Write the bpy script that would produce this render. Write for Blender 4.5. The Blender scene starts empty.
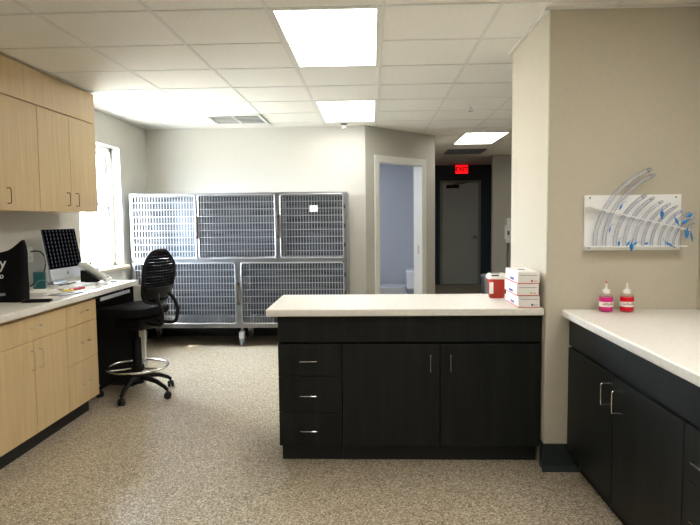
import bpy, bmesh, math, random
from mathutils import Vector, Matrix, Euler
random.seed(7)
scene = bpy.context.scene
COL = scene.collection
PI = math.pi

# ------------------------------------------------------------------ materials
def lin(c):
    return tuple((x/255/12.92) if x/255 <= .04045 else ((x/255+.055)/1.055)**2.4 for x in c)

def mat(name, rgb, rough=.5, metal=0.0, spec=.5, coat=0.0, trans=0.0, emit=None, estr=0.0, alpha=1.0, srgb=True):
    m = bpy.data.materials.new(name); m.use_nodes = True
    b = m.node_tree.nodes['Principled BSDF']
    c = lin(rgb) if srgb else rgb
    b.inputs['Base Color'].default_value = (*c, 1)
    b.inputs['Roughness'].default_value = rough
    b.inputs['Metallic'].default_value = metal
    b.inputs['Specular IOR Level'].default_value = spec
    b.inputs['Coat Weight'].default_value = coat
    b.inputs['Transmission Weight'].default_value = trans
    b.inputs['Alpha'].default_value = alpha
    if emit:
        b.inputs['Emission Color'].default_value = (*lin(emit), 1)
        b.inputs['Emission Strength'].default_value = estr
    return m

def nodes(m):
    nt = m.node_tree
    return nt, nt.nodes, nt.links, nt.nodes['Principled BSDF']

def noise_colour(m, c1, c2, scale=(1, 1, 1), nscale=8, detail=4, lo=.35, hi=.65, bump=0.0, bdist=.002):
    nt, N, L, b = nodes(m)
    tc = N.new('ShaderNodeTexCoord'); mp = N.new('ShaderNodeMapping'); mp.inputs['Scale'].default_value = scale
    nz = N.new('ShaderNodeTexNoise'); nz.inputs['Scale'].default_value = nscale; nz.inputs['Detail'].default_value = detail
    cr = N.new('ShaderNodeValToRGB')
    cr.color_ramp.elements[0].position = lo; cr.color_ramp.elements[0].color = (*lin(c1), 1)
    cr.color_ramp.elements[1].position = hi; cr.color_ramp.elements[1].color = (*lin(c2), 1)
    L.new(tc.outputs['Object'], mp.inputs['Vector']); L.new(mp.outputs['Vector'], nz.inputs['Vector'])
    L.new(nz.outputs['Fac'], cr.inputs['Fac']); L.new(cr.outputs['Color'], b.inputs['Base Color'])
    if bump:
        bp = N.new('ShaderNodeBump'); bp.inputs['Strength'].default_value = bump; bp.inputs['Distance'].default_value = bdist
        L.new(nz.outputs['Fac'], bp.inputs['Height']); L.new(bp.outputs['Normal'], b.inputs['Normal'])
    return m

def wall_paint(name, rgb):
    m = mat(name, rgb, .75, spec=.3)
    return noise_colour(m, tuple(x*.985 for x in rgb), rgb, nscale=60, detail=3, bump=.06)

M = {}
M['wall'] = wall_paint('painted_wall', (199, 197, 190))
M['greige'] = wall_paint('greige_wall', (188, 186, 178))
M['tan'] = wall_paint('greige_wall_warm_lit', (195, 188, 171))  # greige with the warm lamp light put into its colour
M['restroom'] = wall_paint('blue_grey_wall', (182, 184, 188))
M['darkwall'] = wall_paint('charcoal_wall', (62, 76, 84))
M['ceiling'] = noise_colour(mat('ceiling_tile', (236, 234, 227), .9, spec=.2), (231, 229, 221), (240, 238, 232), nscale=120, detail=3, bump=.15)
M['tbar'] = mat('ceiling_bar', (222, 221, 215), .6)
M['maple'] = noise_colour(mat('maple', (200, 175, 132), .42), (195, 168, 123), (206, 181, 139), scale=(14, 14, .9), nscale=2.2, detail=5, lo=.3, hi=.7)
M['maple_edge'] = mat('maple_edge', (160, 126, 80), .5)
M['dark'] = noise_colour(mat('dark_laminate', (14, 16, 16), .5, spec=.3), (9, 13, 13), (23, 27, 25), scale=(16, 16, 1.1), nscale=1.6, detail=6, lo=.38, hi=.72)
M['darkkick'] = mat('dark_kick', (24, 26, 27), .6)
M['counter'] = noise_colour(mat('cream_laminate', (228, 225, 217), .3), (224, 221, 212), (232, 229, 222), nscale=40, detail=3)
M['counter_edge'] = noise_colour(mat('cream_edge', (220, 215, 201), .4), (216, 211, 196), (224, 219, 206), nscale=40, detail=3)
M['steel'] = mat('brushed_steel', (152, 154, 157), .34, metal=1)
M['bars'] = mat('plated_bars', (188, 191, 196), .38, metal=.85)
M['steel_in'] = noise_colour(mat('cage_steel', (100, 108, 120), .32, metal=1), (84, 91, 100), (118, 124, 133), scale=(1, 1, 12), nscale=3)
M['chrome'] = mat('chrome', (225, 225, 225), .12, metal=1)
M['nickel'] = mat('satin_nickel', (205, 200, 190), .28, metal=1)
M['black'] = mat('black_plastic', (9, 9, 10), .5, spec=.25)
M['blackfab'] = noise_colour(mat('black_fabric', (14, 14, 16), .9, spec=.2), (6, 6, 8), (11, 11, 13), nscale=300)
M['rubber'] = mat('rubber', (22, 24, 26), .7)
M['cove'] = mat('cove_base', (28, 40, 41), .5)
M['white'] = mat('white_plastic', (236, 236, 232), .35)
M['trim'] = mat('white_trim', (226, 226, 218), .4)
M['winwhite'] = mat('window_white', (240, 242, 244), .35)
M['doorgrey'] = mat('grey_door', (196, 202, 198), .45)
M['framegrey'] = mat('grey_door_frame', (150, 158, 156), .45)
M['paper'] = mat('paper', (238, 236, 232), .8)
M['red'] = mat('red_print', (200, 40, 55), .5)
M['blueprint'] = mat('blue_print', (40, 70, 150), .5)
M['yellow'] = mat('yellow_paper', (226, 196, 50), .7)
M['grey_print'] = mat('grey_print', (140, 138, 134), .7)
M['alu'] = mat('aluminium', (214, 216, 220), .35, metal=.6)
M['teal'] = mat('teal_card', (28, 92, 96), .5)
M['tealpale'] = mat('pale_teal', (110, 160, 160), .5)
M['brown'] = mat('brown_card', (62, 46, 30), .7)
M['sill'] = mat('sill_stone', (222, 208, 180), .4)
M['grey'] = mat('grey_plastic', (120, 124, 132), .5)
M['lettering'] = mat('white_lettering', (225, 225, 225), .6)
M['blue'] = mat('blue_plastic', (20, 120, 190), .3, coat=.3)
M['acrylic'] = mat('white_acrylic', (246, 247, 247), .3)
M['porcelain'] = mat('porcelain', (238, 240, 242), .12, coat=.5)
M['sharps'] = mat('red_sharps', (178, 42, 26), .3, spec=.5, trans=.15)
M['pinkliq'] = mat('magenta_liquid', (222, 40, 140), .2, coat=.4)
M['redliq'] = mat('red_liquid', (228, 10, 36), .2, coat=.4)
M['label'] = mat('paper_label', (236, 226, 222), .7)
M['print'] = mat('dark_print', (150, 130, 134), .7)
M['caster'] = mat('caster_housing', (196, 198, 202), .4)
M['latch'] = mat('worn_latch', (92, 84, 76), .45, metal=.7)
M['dark_gap'] = mat('dark_gap', (8, 8, 8), .8)
M['silverdark'] = mat('vent_shadow', (70, 76, 82), .6)
M['lens'] = mat('light_lens', (250, 250, 248), .5, emit=(255, 251, 244), estr=5.4)
M['exitred'] = mat('exit_red', (150, 10, 14), .5, emit=(255, 14, 20), estr=.9)
M['exitdark'] = mat('exit_letter', (28, 0, 2), .6)

def floor_material():
    m = mat('speckled_vinyl', (168, 156, 134), .32, spec=.5)
    nt, N, L, b = nodes(m)
    tc = N.new('ShaderNodeTexCoord')
    def ramp(src, stops):
        cr = N.new('ShaderNodeValToRGB'); e = cr.color_ramp.elements
        while len(e) < len(stops): e.new(.5)
        for el, (p, c) in zip(e, stops): el.position = p; el.color = (*lin(c), 1)
        L.new(src, cr.inputs['Fac']); return cr
    v = N.new('ShaderNodeTexVoronoi'); v.inputs['Scale'].default_value = 160; v.feature = 'F1'
    L.new(tc.outputs['Object'], v.inputs['Vector'])
    sep = N.new('ShaderNodeSeparateColor'); L.new(v.outputs['Color'], sep.inputs['Color'])
    chips = ramp(sep.outputs['Red'], [(0, (84, 70, 50)), (.15, (138, 123, 99)), (.4, (170, 157, 135)), (.72, (194, 183, 162)), (.9, (222, 214, 198)), (1, (230, 224, 212))])
    chips.color_ramp.interpolation = 'CONSTANT'
    n2 = N.new('ShaderNodeTexNoise'); n2.inputs['Scale'].default_value = 55; n2.inputs['Detail'].default_value = 5
    L.new(tc.outputs['Object'], n2.inputs['Vector'])
    base = ramp(n2.outputs['Fac'], [(.3, (152, 138, 114)), (.7, (190, 177, 154))])
    mx = N.new('ShaderNodeMixRGB'); mx.inputs['Fac'].default_value = .85
    L.new(base.outputs['Color'], mx.inputs['Color1']); L.new(chips.outputs['Color'], mx.inputs['Color2'])
    L.new(mx.outputs['Color'], b.inputs['Base Color'])
    bp = N.new('ShaderNodeBump'); bp.inputs['Strength'].default_value = .08; bp.inputs['Distance'].default_value = .001
    L.new(n2.outputs['Fac'], bp.inputs['Height']); L.new(bp.outputs['Normal'], b.inputs['Normal'])
    return m
M['floor'] = floor_material()

def thin_glass(name, tint, refl=.06, edge=None):
    m = bpy.data.materials.new(name); m.use_nodes = True
    nt = m.node_tree; N = nt.nodes; L = nt.links; N.clear()
    out = N.new('ShaderNodeOutputMaterial'); tr = N.new('ShaderNodeBsdfTransparent'); tr.inputs['Color'].default_value = (*tint, 1)
    gl = N.new('ShaderNodeBsdfGlossy'); gl.inputs['Roughness'].default_value = .08
    lw = N.new('ShaderNodeLayerWeight'); lw.inputs['Blend'].default_value = .25
    mx = N.new('ShaderNodeMixShader')
    first = tr
    if edge:
        df = N.new('ShaderNodeBsdfDiffuse'); df.inputs['Color'].default_value = (*lin(edge), 1)
        m2 = N.new('ShaderNodeMixShader'); mr = N.new('ShaderNodeMapRange'); mr.inputs['To Min'].default_value = .14; mr.inputs['To Max'].default_value = .62
        L.new(lw.outputs['Facing'], mr.inputs['Value']); L.new(mr.outputs['Result'], m2.inputs['Fac'])
        L.new(tr.outputs[0], m2.inputs[1]); L.new(df.outputs[0], m2.inputs[2]); first = m2
    mu = N.new('ShaderNodeMath'); mu.operation = 'MULTIPLY'; mu.inputs[1].default_value = refl/.06*.25
    L.new(lw.outputs['Fresnel'], mu.inputs[0]); L.new(mu.outputs[0], mx.inputs['Fac'])
    L.new(first.outputs[0], mx.inputs[1]); L.new(gl.outputs[0], mx.inputs[2]); L.new(mx.outputs[0], out.inputs['Surface'])
    return m
M['glass'] = thin_glass('window_glass', (.97, .98, .98))
M['tubing'] = thin_glass('clear_tubing', (.9, .91, .95), .3, edge=(232, 235, 244))
M['bottle'] = thin_glass('clear_bottle', (.98, .96, .96), .08)

def mesh_fabric():
    m = thin_glass('chair_mesh', (.9, .9, .9), .02)
    nt = m.node_tree; N = nt.nodes; L = nt.links
    out = [n for n in N if n.type == 'OUTPUT_MATERIAL'][0]
    tr = N.new('ShaderNodeBsdfTransparent'); df = N.new('ShaderNodeBsdfDiffuse'); df.inputs['Color'].default_value = (.006, .006, .007, 1)
    tc = N.new('ShaderNodeTexCoord'); w = N.new('ShaderNodeTexWave'); w.bands_direction = 'Z'; w.inputs['Scale'].default_value = 14
    cr = N.new('ShaderNodeValToRGB'); cr.color_ramp.elements[0].position = .86; cr.color_ramp.elements[1].position = .95
    cr.color_ramp.elements[1].color = (.45, .45, .45, 1)
    L.new(tc.outputs['Object'], w.inputs['Vector']); L.new(w.outputs['Fac'], cr.inputs['Fac'])
    mx = N.new('ShaderNodeMixShader'); L.new(cr.outputs['Color'], mx.inputs['Fac'])
    L.new(df.outputs[0], mx.inputs[1]); L.new(tr.outputs[0], mx.inputs[2]); L.new(mx.outputs[0], out.inputs['Surface'])
    return m
M['mesh'] = mesh_fabric()

def screen_mat():
    m = mat('screen', (3, 3, 4), .5, spec=.0)
    nt, N, L, b = nodes(m)
    tc = N.new('ShaderNodeTexCoord')
    sep = N.new('ShaderNodeSeparateXYZ'); L.new(tc.outputs['Object'], sep.inputs[0])
    def stripe(src, period, cut):
        a = N.new('ShaderNodeMath'); a.operation = 'MULTIPLY'; a.inputs[1].default_value = 2*PI/period; L.new(src, a.inputs[0])
        b_ = N.new('ShaderNodeMath'); b_.operation = 'SINE'; L.new(a.outputs[0], b_.inputs[0])
        c = N.new('ShaderNodeMath'); c.operation = 'GREATER_THAN'; c.inputs[1].default_value = cut; L.new(b_.outputs[0], c.inputs[0]); return c
    p = stripe(sep.outputs['X'], .048, .72); q = stripe(sep.outputs['Z'], .03, -.35)
    mu = N.new('ShaderNodeMath'); mu.operation = 'MULTIPLY'; L.new(p.outputs[0], mu.inputs[0]); L.new(q.outputs[0], mu.inputs[1])
    b.inputs['Emission Color'].default_value = (.75, .78, .9, 1)
    m2 = N.new('ShaderNodeMath'); m2.operation = 'MULTIPLY'; m2.inputs[1].default_value = .05; L.new(mu.outputs[0], m2.inputs[0])
    L.new(m2.outputs[0], b.inputs['Emission Strength'])
    return m
M['screen'] = screen_mat()

# ------------------------------------------------------------------ mesh helpers
class MB:
    def __init__(s): s.bm = bmesh.new(); s.smooth = False
    def box(s, x0, x1, y0, y1, z0, z1, bev=0, seg=2, R=None, c=None):
        r = bmesh.ops.create_cube(s.bm, size=1)
        vs = r['verts']
        for v in vs:
            v.co = Vector(((x0+x1)/2 + v.co.x*(x1-x0), (y0+y1)/2 + v.co.y*(y1-y0), (z0+z1)/2 + v.co.z*(z1-z0)))
        if bev:
            es = list({e for v in vs for e in v.link_edges})
            rr = bmesh.ops.bevel(s.bm, geom=es, offset=bev, segments=seg, affect='EDGES', profile=.5)
            vs = list({v for f in rr['faces'] for v in f.verts} | {v for v in vs if v.is_valid})
        if R is not None:
            c = Vector(c) if c is not None else Vector(((x0+x1)/2, (y0+y1)/2, (z0+z1)/2))
            for v in vs: v.co = c + R @ (v.co - c)
        return s
    def tube(s, pts, r, n=8, closed=False):
        s.smooth = True
        P = [Vector(p) for p in pts]; k = len(P)
        rad = r if isinstance(r, (list, tuple)) else [r]*k
        T = []
        for i in range(k):
            a = P[(i-1) % k] if (closed or i > 0) else P[i]; b = P[(i+1) % k] if (closed or i < k-1) else P[i]
            T.append((b-a).normalized())
        up = Vector((0, 0, 1)) if abs(T[0].z) < .9 else Vector((1, 0, 0))
        nrm = (up - T[0]*up.dot(T[0])).normalized(); rings = []
        for i in range(k):
            nrm = (nrm - T[i]*nrm.dot(T[i])).normalized(); bi = T[i].cross(nrm)
            rings.append([s.bm.verts.new(P[i] + (nrm*math.cos(2*PI*j/n) + bi*math.sin(2*PI*j/n))*rad[i]) for j in range(n)])
        for i in range(k if closed else k-1):
            a, b = rings[i], rings[(i+1) % k]
            for j in range(n): s.bm.faces.new((a[j], a[(j+1) % n], b[(j+1) % n], b[j]))
        if not closed:
            s.bm.faces.new(list(reversed(rings[0]))); s.bm.faces.new(rings[-1])
        return s
    def lathe(s, prof, c, n=24, R=None):
        s.smooth = True
        c = Vector(c); rings = []
        for (r, z) in prof:
            if r < 1e-6:
                p = Vector((0, 0, z)); rings.append([s.bm.verts.new(c + (R @ p if R else p))])
            else:
                ring = []
                for j in range(n):
                    p = Vector((r*math.cos(2*PI*j/n), r*math.sin(2*PI*j/n), z)); ring.append(s.bm.verts.new(c + (R @ p if R else p)))
                rings.append(ring)
        for a, b in zip(rings, rings[1:]):
            for j in range(n):
                q = (j+1) % n
                if len(a) == 1 and len(b) == 1: continue
                if len(a) == 1: s.bm.faces.new((a[0], b[q], b[j]))
                elif len(b) == 1: s.bm.faces.new((a[j], a[q], b[0]))
                else: s.bm.faces.new((a[j], a[q], b[q], b[j]))
        if len(rings[0]) > 1: s.bm.faces.new(list(reversed(rings[0])))
        if len(rings[-1]) > 1: s.bm.faces.new(rings[-1])
        return s
    def prism(s, poly, ext, axis='Y'):
        """poly in the plane across the axis, extruded from ext[0] to ext[1]"""
        def P(u, v, w): return {'X': (w, u, v), 'Y': (u, w, v), 'Z': (u, v, w)}[axis]
        a = [s.bm.verts.new(P(u, v, ext[0])) for u, v in poly]; b = [s.bm.verts.new(P(u, v, ext[1])) for u, v in poly]
        k = len(poly)
        s.bm.faces.new(a); s.bm.faces.new(list(reversed(b)))
        for i in range(k): s.bm.faces.new((a[i], b[i], b[(i+1) % k], a[(i+1) % k]))
        return s
    def grid(s, fn, nu, nv, thick=None):
        g = [[s.bm.verts.new(fn(i/nu, j/nv)) for j in range(nv+1)] for i in range(nu+1)]
        for i in range(nu):
            for j in range(nv): s.bm.faces.new((g[i][j], g[i+1][j], g[i+1][j+1], g[i][j+1]))
        s.smooth = True
        if thick:
            s.bm.normal_update()
            bmesh.ops.solidify(s.bm, geom=s.bm.faces[:], thickness=thick)
        return s
    def ellipsoid(s, c, r, R=None, n=14):
        k = 8
        prof = [(math.sin(PI*i/k), -math.cos(PI*i/k)) for i in range(k+1)]
        b0 = set(s.bm.verts); s.lathe(prof, (0, 0, 0), n)
        for v in s.bm.verts:
            if v not in b0:
                p = Vector((v.co.x*r[0], v.co.y*r[1], v.co.z*r[2])); v.co = Vector(c) + (R @ p if R else p)
        return s
    def build(s, name, material, parent=None, local=False, smooth=None):
        bmesh.ops.recalc_face_normals(s.bm, faces=s.bm.faces[:])
        me = bpy.data.meshes.new(name); s.bm.to_mesh(me); s.bm.free()
        me.materials.append(material)
        if s.smooth if smooth is None else smooth:
            for p in me.polygons: p.use_smooth = True
            try: me.set_sharp_from_angle(angle=math.radians(40))
            except Exception: pass
        o = bpy.data.objects.new(name, me); COL.objects.link(o)
        if parent is not None:
            o.parent = parent
            if not local: me.transform(world(parent).inverted())
        return o

def world(o):
    m = o.matrix_basis.copy()
    while o.parent: o = o.parent; m = o.matrix_basis @ m
    return m

def tag(o, label, cat, group=None):
    o['label'] = label; o['category'] = cat
    if group: o['group'] = group
    return o
def thing(name, label, cat, loc=(0, 0, 0), rz=0, group=None):
    o = bpy.data.objects.new(name, None); COL.objects.link(o); o.empty_display_size = .1
    o.location = loc; o.rotation_euler = (0, 0, rz)
    return tag(o, label, cat, group)
def structure(o): o['kind'] = 'structure'; return o
def struct_empty(name, loc=(0, 0, 0)):
    o = bpy.data.objects.new(name, None); COL.objects.link(o); o.location = loc; return structure(o)
def dup(root, loc, label, group=None):
    r = root.copy(); COL.objects.link(r); r.location = loc; r['label'] = label
    if group: r['group'] = group
    for ch in list(root.children):
        c = ch.copy(); COL.objects.link(c); c.parent = r
        for g in list(ch.children):
            d = g.copy(); COL.objects.link(d); d.parent = c
    return r
def text_mesh(name, s, size, M4, material, parent, depth=.001, bold=0.0):
    cu = bpy.data.curves.new(name, 'FONT'); cu.body = s; cu.size = size; cu.align_x = 'CENTER'; cu.align_y = 'CENTER'; cu.extrude = depth; cu.offset = bold
    t = bpy.data.objects.new(name + '_curve', cu); COL.objects.link(t)
    bpy.context.view_layer.update()
    dg = bpy.context.evaluated_depsgraph_get()
    me = bpy.data.meshes.new_from_object(t.evaluated_get(dg))
    bpy.data.objects.remove(t); me.name = name
    me.materials.clear(); me.materials.append(material)
    o = bpy.data.objects.new(name, me); COL.objects.link(o); o.parent = parent
    me.transform(M4)
    return o
def frame_matrix(origin, xdir, ydir):
    x = Vector(xdir).normalized(); y = Vector(ydir).normalized(); z = x.cross(y)
    m = Matrix((x, y, z)).transposed().to_4x4(); m.translation = Vector(origin); return m
def Rz(a): return Matrix.Rotation(a, 3, 'Z')
def rounded_path(pts, r, k=5):
    """closed or open polyline with filleted corners (open)"""
    P = [Vector(p) for p in pts]; out = [P[0]]
    for i in range(1, len(P)-1):
        a = (P[i-1]-P[i]); b = (P[i+1]-P[i]); d = min(r, a.length*.49, b.length*.49)
        p0 = P[i] + a.normalized()*d; p2 = P[i] + b.normalized()*d
        for t in range(k+1):
            u = t/k; out.append((1-u)**2*p0 + 2*u*(1-u)*P[i] + u*u*p2)
    out.append(P[-1]); return out

# ------------------------------------------------------------------ measures (metres; camera stands above the origin looking along +Y)
ZC = 2.502            # ceiling
XL = -2.70            # left wall face
YB = 7.12             # back wall face
G = .6096; GX = -.542; GY = 3.168   # ceiling grid
CT = .905             # counter top height

# ------------------------------------------------------------------ room shell
structure(MB().box(-3.0, 4.7, -2.6, 12.9, -.12, 0).build('floor', M['floor']))
ceil_o = structure(MB().box(-3.0, 4.7, -2.6, 12.9, ZC, ZC+.12).build('ceiling', M['ceiling']))
gb = MB()
i0 = -4
for i in range(-4, 9):
    x = GX + i*G
    if -2.69 < x < 1.74: gb.box(x-.010, x+.010, -2.49, YB-.01 if x < -.07 else 12.58, ZC-.004, ZC+.002)
    elif x < 4.5 and x > 1.7: gb.box(x-.010, x+.010, 4.11, 10.68, ZC-.004, ZC+.002)
for j in range(-10, 17):
    y = GY + j*G
    xr = 1.74 if y < 3.2 else (.944 if y < 4.1 else 4.49)
    if y < YB-.02: gb.box(-2.69, xr, y-.010, y+.010, ZC-.0035, ZC+.002)
    elif y < 12.5: gb.box(max(.86, -.073 + (y-7.167)*1.01 + .02), 2.55 if y > 10.8 else 4.49, y-.010, y+.010, ZC-.0035, ZC+.002)
# wall-angle mouldings
gb.box(.925, .947, 3.24, 4.12, ZC-.012, ZC+.002); gb.box(.925, 1.75, 3.238, 3.262, ZC-.012, ZC+.002)
gb.box(-2.70, -2.68, -2.5, YB, ZC-.006, ZC+.002); gb.box(-2.70, -.08, YB-.02, YB, ZC-.006, ZC+.002)
gb.build('ceiling_grid', M['tbar'], ceil_o)

WY0, WY1, WZ0, WZ1 = 5.43, 6.36, .925, 2.185
w = MB()
w.box(-2.96, XL, -2.6, WY0, 0, ZC).box(-2.96, XL, WY1, YB+.12, 0, ZC)
w.box(-2.96, XL, WY0, WY1, 0, WZ0).box(-2.96, XL, WY0, WY1, WZ1, ZC)
structure(w.build('wall_left', M['wall']))
structure(MB().box(-2.96, -.073, YB, YB+.12, 0, ZC).build('wall_back', M['wall']))
structure(MB().box(-2.96, 1.95, -2.62, -2.5, 0, ZC).build('wall_rear', M['wall']))
structure(MB().box(1.75, 1.95, -2.5, 3.26, 0, ZC).build('wall_right', M['tan']))
structure(MB().box(.945, 4.6, 3.26, 4.10, 0, ZC, bev=.008).build('wall_column', M['tan']))
structure(MB().box(4.5, 4.6, 4.1, 10.8, 0, ZC).build('wall_hall_right', M['greige']))
structure(MB().box(2.14, 4.6, 10.69, 10.81, 0, ZC).build('wall_hall_corner', M['greige']))
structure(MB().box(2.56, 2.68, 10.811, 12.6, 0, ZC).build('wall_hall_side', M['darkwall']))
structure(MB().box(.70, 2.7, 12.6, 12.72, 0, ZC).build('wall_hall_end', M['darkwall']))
structure(MB().box(.729, .849, 8.079, 12.6, 0, ZC).build('wall_hall_left', M['greige']))
# angled wall with a door opening, built along its own axis
A = Vector((-.073, 7.12)); Bp = Vector((.849, 8.079)); AL = (Bp-A).length; ANG = math.atan2(Bp.y-A.y, Bp.x-A.x)
def ang(mb):   # local u along wall, v into the room behind
    m = Matrix.Translation((A.x, A.y, 0)) @ Matrix.Rotation(ANG, 4, 'Z')
    mb.bm.transform(m); return mb
S0, S1, DH = .215, 1.06, 2.105
structure(ang(MB().box(0, S0, 0, .12, 0, ZC).box(S1, AL, 0, .12, 0, ZC).box(S0, S1, 0, .12, DH, ZC)).build('wall_angled', M['greige']))
# restroom shell behind it
structure(MB().box(-1.4, .729, 9.35, 9.47, 0, ZC).box(-1.52, -1.4, YB+.12, 9.47, 0, ZC).build('wall_restroom', M['restroom']))
structure(MB().box(.717, .7285, 8.1, 9.349, 0, ZC).build('wall_restroom_right', M['restroom']))

# baseboards
cv = MB().box(.935, 1.135, 3.245, 3.259, 0, .152, bev=.004).box(.935, .944, 3.25, 3.32, 0, .152, bev=.004)
cv.prism([(3.246, 0), (3.246, .03), (3.234, .006), (3.228, 0)], (.93, 1.135), 'X')
structure(cv.build('baseboard_column', M['cove']))
structure(MB().box(-2.69, -.08, YB-.012, YB-.001, 0, .152, bev=.003).build('baseboard_back', M['cove']))
structure(ang(MB().box(0.01, S0-.075, -.012, -.001, 0, .152).box(S1+.075, AL, -.012, -.001, 0, .152)).build('baseboard_angled', M['cove']))
structure(MB().box(.851, .863, 8.09, 12.59, 0, .152).build('baseboard_hall_left', M['cove']))
structure(MB().box(2.14, 4.49, 10.677, 10.689, 0, .152).build('baseboard_hall_right', M['cove']))
structure(MB().box(-2.698, -2.686, 4.95, 7.1, 0, .152).build('baseboard_left', M['cove']))

# window ------------------------------------------------------------
win = struct_empty('window_1', (-2.82, (WY0+WY1)/2, WZ0))
f = MB()
f.box(-2.86, -2.79, WY0, WY0+.045, WZ0, WZ1).box(-2.86, -2.79, WY1-.045, WY1, WZ0, WZ1)
f.box(-2.86, -2.79, WY0, WY1, WZ1-.05, WZ1).box(-2.86, -2.79, WY0, WY1, WZ0, WZ0+.04)
f.build('window_frame', M['winwhite'], win)
def sash(z0, z1, x):
    m = MB(); a, b = WY0+.045, WY1-.045
    m.box(x-.018, x+.018, a, a+.04, z0, z1, bev=.003).box(x-.018, x+.018, b-.04, b, z0, z1, bev=.003)
    m.box(x-.018, x+.018, a+.04, b-.04, z0, z0+.042, bev=.003).box(x-.018, x+.018, a+.04, b-.04, z1-.042, z1, bev=.003)
    s = m.build('sash', M['winwhite'], win)
    MB().box(x-.003, x+.003, a+.035, b-.035, z0+.04, z1-.04).build('pane', M['glass'], s)
    g = MB()
    for yy in (a+.043, b-.043): g.box(x-.012, x+.0185, yy-.0035, yy+.0035, z0+.04, z1-.04)
    g.build('stile_shade', M['rubber'], s)  # dark strips stand in for the shade along the sash stiles
ZM = 1.585
sash(WZ0+.04, ZM+.02, -2.812); sash(ZM-.02, WZ1-.05, -2.842)
MB().box(-2.80, -2.645, WY0-.05, WY1+.05, WZ0-.03, WZ0+.003, bev=.004).build('window_sill', M['sill'], win)

# door into the restroom --------------------------------------------
d1 = struct_empty('door_1', (A.x, A.y, 0))
fr = MB()
t = .066
fr.box(S0-t, S0, -.016, .0, 0, DH+t, bev=.003).box(S1, S1+t, -.016, .0, 0, DH+t, bev=.003).box(S0, S1, -.016, .0, DH, DH+t, bev=.003)
fr.box(S0, S0+.018, -.012, .13, 0, DH).box(S1-.018, S1, -.012, .13, 0, DH).box(S0+.018, S1-.018, -.012, .13, DH-.018, DH)
ang(fr).build('door_frame', M['trim'], d1)
ang(MB().box(S0+.014, S0+.026, -.004, .03, .68, .79)).build('hinge', M['black'], d1)
ang(MB().box(S1-.021, S1-.018, .035, .065, .93, 1.05).box(S1-.0215, S1-.0205, .042, .056, .97, 1.0)).build('latch_plate', M['nickel'], d1)
hinge = A + Vector((math.cos(ANG), math.sin(ANG)))*(S0+.02) + Vector((-math.sin(ANG), math.cos(ANG)))*.135
LA = ANG + math.radians(112)
LM = Matrix.Translation((hinge.x, hinge.y, 0)) @ Matrix.Rotation(LA, 4, 'Z')
leaf = MB().box(.01, .80, 0, .04, .012, DH-.022, bev=.002); leaf.bm.transform(LM)
lf = leaf.build('door_leaf', M['white'], d1)
kb = MB().lathe([(.028, 0), (.028, .006), (.01, .012), (.01, .035), (.026, .045), (.028, .058), (.018, .07), (0, .072)], (.74, 0, 1.0), 18, Matrix.Rotation(PI/2, 3, 'X'))
kb.bm.transform(LM); kb.build('door_knob', M['nickel'], lf)

# door at the end of the hall ----------------------------------------
d2 = struct_empty('door_2', (1.85, 12.6, 0))
DX0, DX1 = 1.475, 2.225
fr = MB().box(DX0-.05, DX0, 12.57, 12.6, 0, 2.18, bev=.003).box(DX1, DX1+.05, 12.57, 12.6, 0, 2.18, bev=.003).box(DX0, DX1, 12.57, 12.6, 2.13, 2.18, bev=.003)
fr.build('door_frame', M['framegrey'], d2)
dl = MB().box(DX0+.003, DX1-.003, 12.575, 12.599, .01, 2.128, bev=.002).build('door_leaf', M['doorgrey'], d2)
MB().tube(rounded_path([(DX1-.07, 12.575, 1.0), (DX1-.07, 12.52, 1.0), (DX1-.17, 12.52, 1.0)], .02), .011).lathe([(.03, 0), (.03, .008), (0, .009)], (DX1-.07, 12.575, 1.0), 16, Matrix.Rotation(PI/2, 3, 'X')).build('door_handle', M['chrome'], dl)
MB().box(DX0+.08, DX0+.34, 12.51, 12.574, 2.02, 2.09, bev=.006).build('door_closer', M['black'], dl)
MB().tube([(DX0+.22, 12.53, 2.10), (DX0+.42, 12.44, 2.115), (DX0+.50, 12.56, 2.14)], .008, 6).build('closer_arm', M['black'], dl)

# ------------------------------------------------------------------ ceiling fittings
def ceiling_light(x, y, label, wx=G, wy=2*G):
    t = thing('ceiling_light', label, 'ceiling light', (x, y, ZC-.0125), group='flat panel ceiling lights')
    b = .034
    m = MB()
    m.box(0, b, 0, wy, .008, .0195, bev=.002).box(wx-b, wx, 0, wy, .008, .0195, bev=.002).box(b, wx-b, 0, b, .008, .0195, bev=.002).box(b, wx-b, wy-b, wy, .008, .0195, bev=.002)
    m.build('frame', M['trim'], t, local=True)
    MB().box(b, wx-b, b, wy-b, .011, .018).build('diffuser', M['lens'], t, local=True)
    return t
l1 = ceiling_light(GX, GY, 'largest bright flat ceiling light panel, above the dark island')
dup(l1, (GX, GY+4*G, ZC-.0125), 'bright flat ceiling light panel next to the back wall')
dup(l1, (1.20, 7.84, ZC-.0125), 'bright flat ceiling light panel in the hall before the exit sign')
dup(l1, (GX, GY-4*G, ZC-.0125), 'unseen flat ceiling light panel overhead, added to light the foreground')  # this and the next: unseen, added along the row to light the foreground
dup(l1, (GX, GY-8*G, ZC-.0125), 'unseen flat ceiling light panel behind the viewer, added to light the foreground')
dup(l1, (1.09, .80, ZC-.0125), 'flat ceiling light panel over the right counter, out of the frame')
# added cool fill panel, stands in for daylight in the restroom
rl = thing('ceiling_light', 'added cool fill light panel, unseen inside the restroom', 'ceiling light', (-1.25, 7.75, ZC-.02))
MB().box(0, .6, 0, .6, .008, .0195, bev=.002).build('frame', M['trim'], rl, local=True)
M['coolfill'] = mat('cool_fill', (240, 246, 255), .5, emit=(222, 233, 255), estr=17)
MB().box(.04, .56, .04, .56, .004, .009).build('diffuser', M['coolfill'], rl, local=True)

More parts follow.
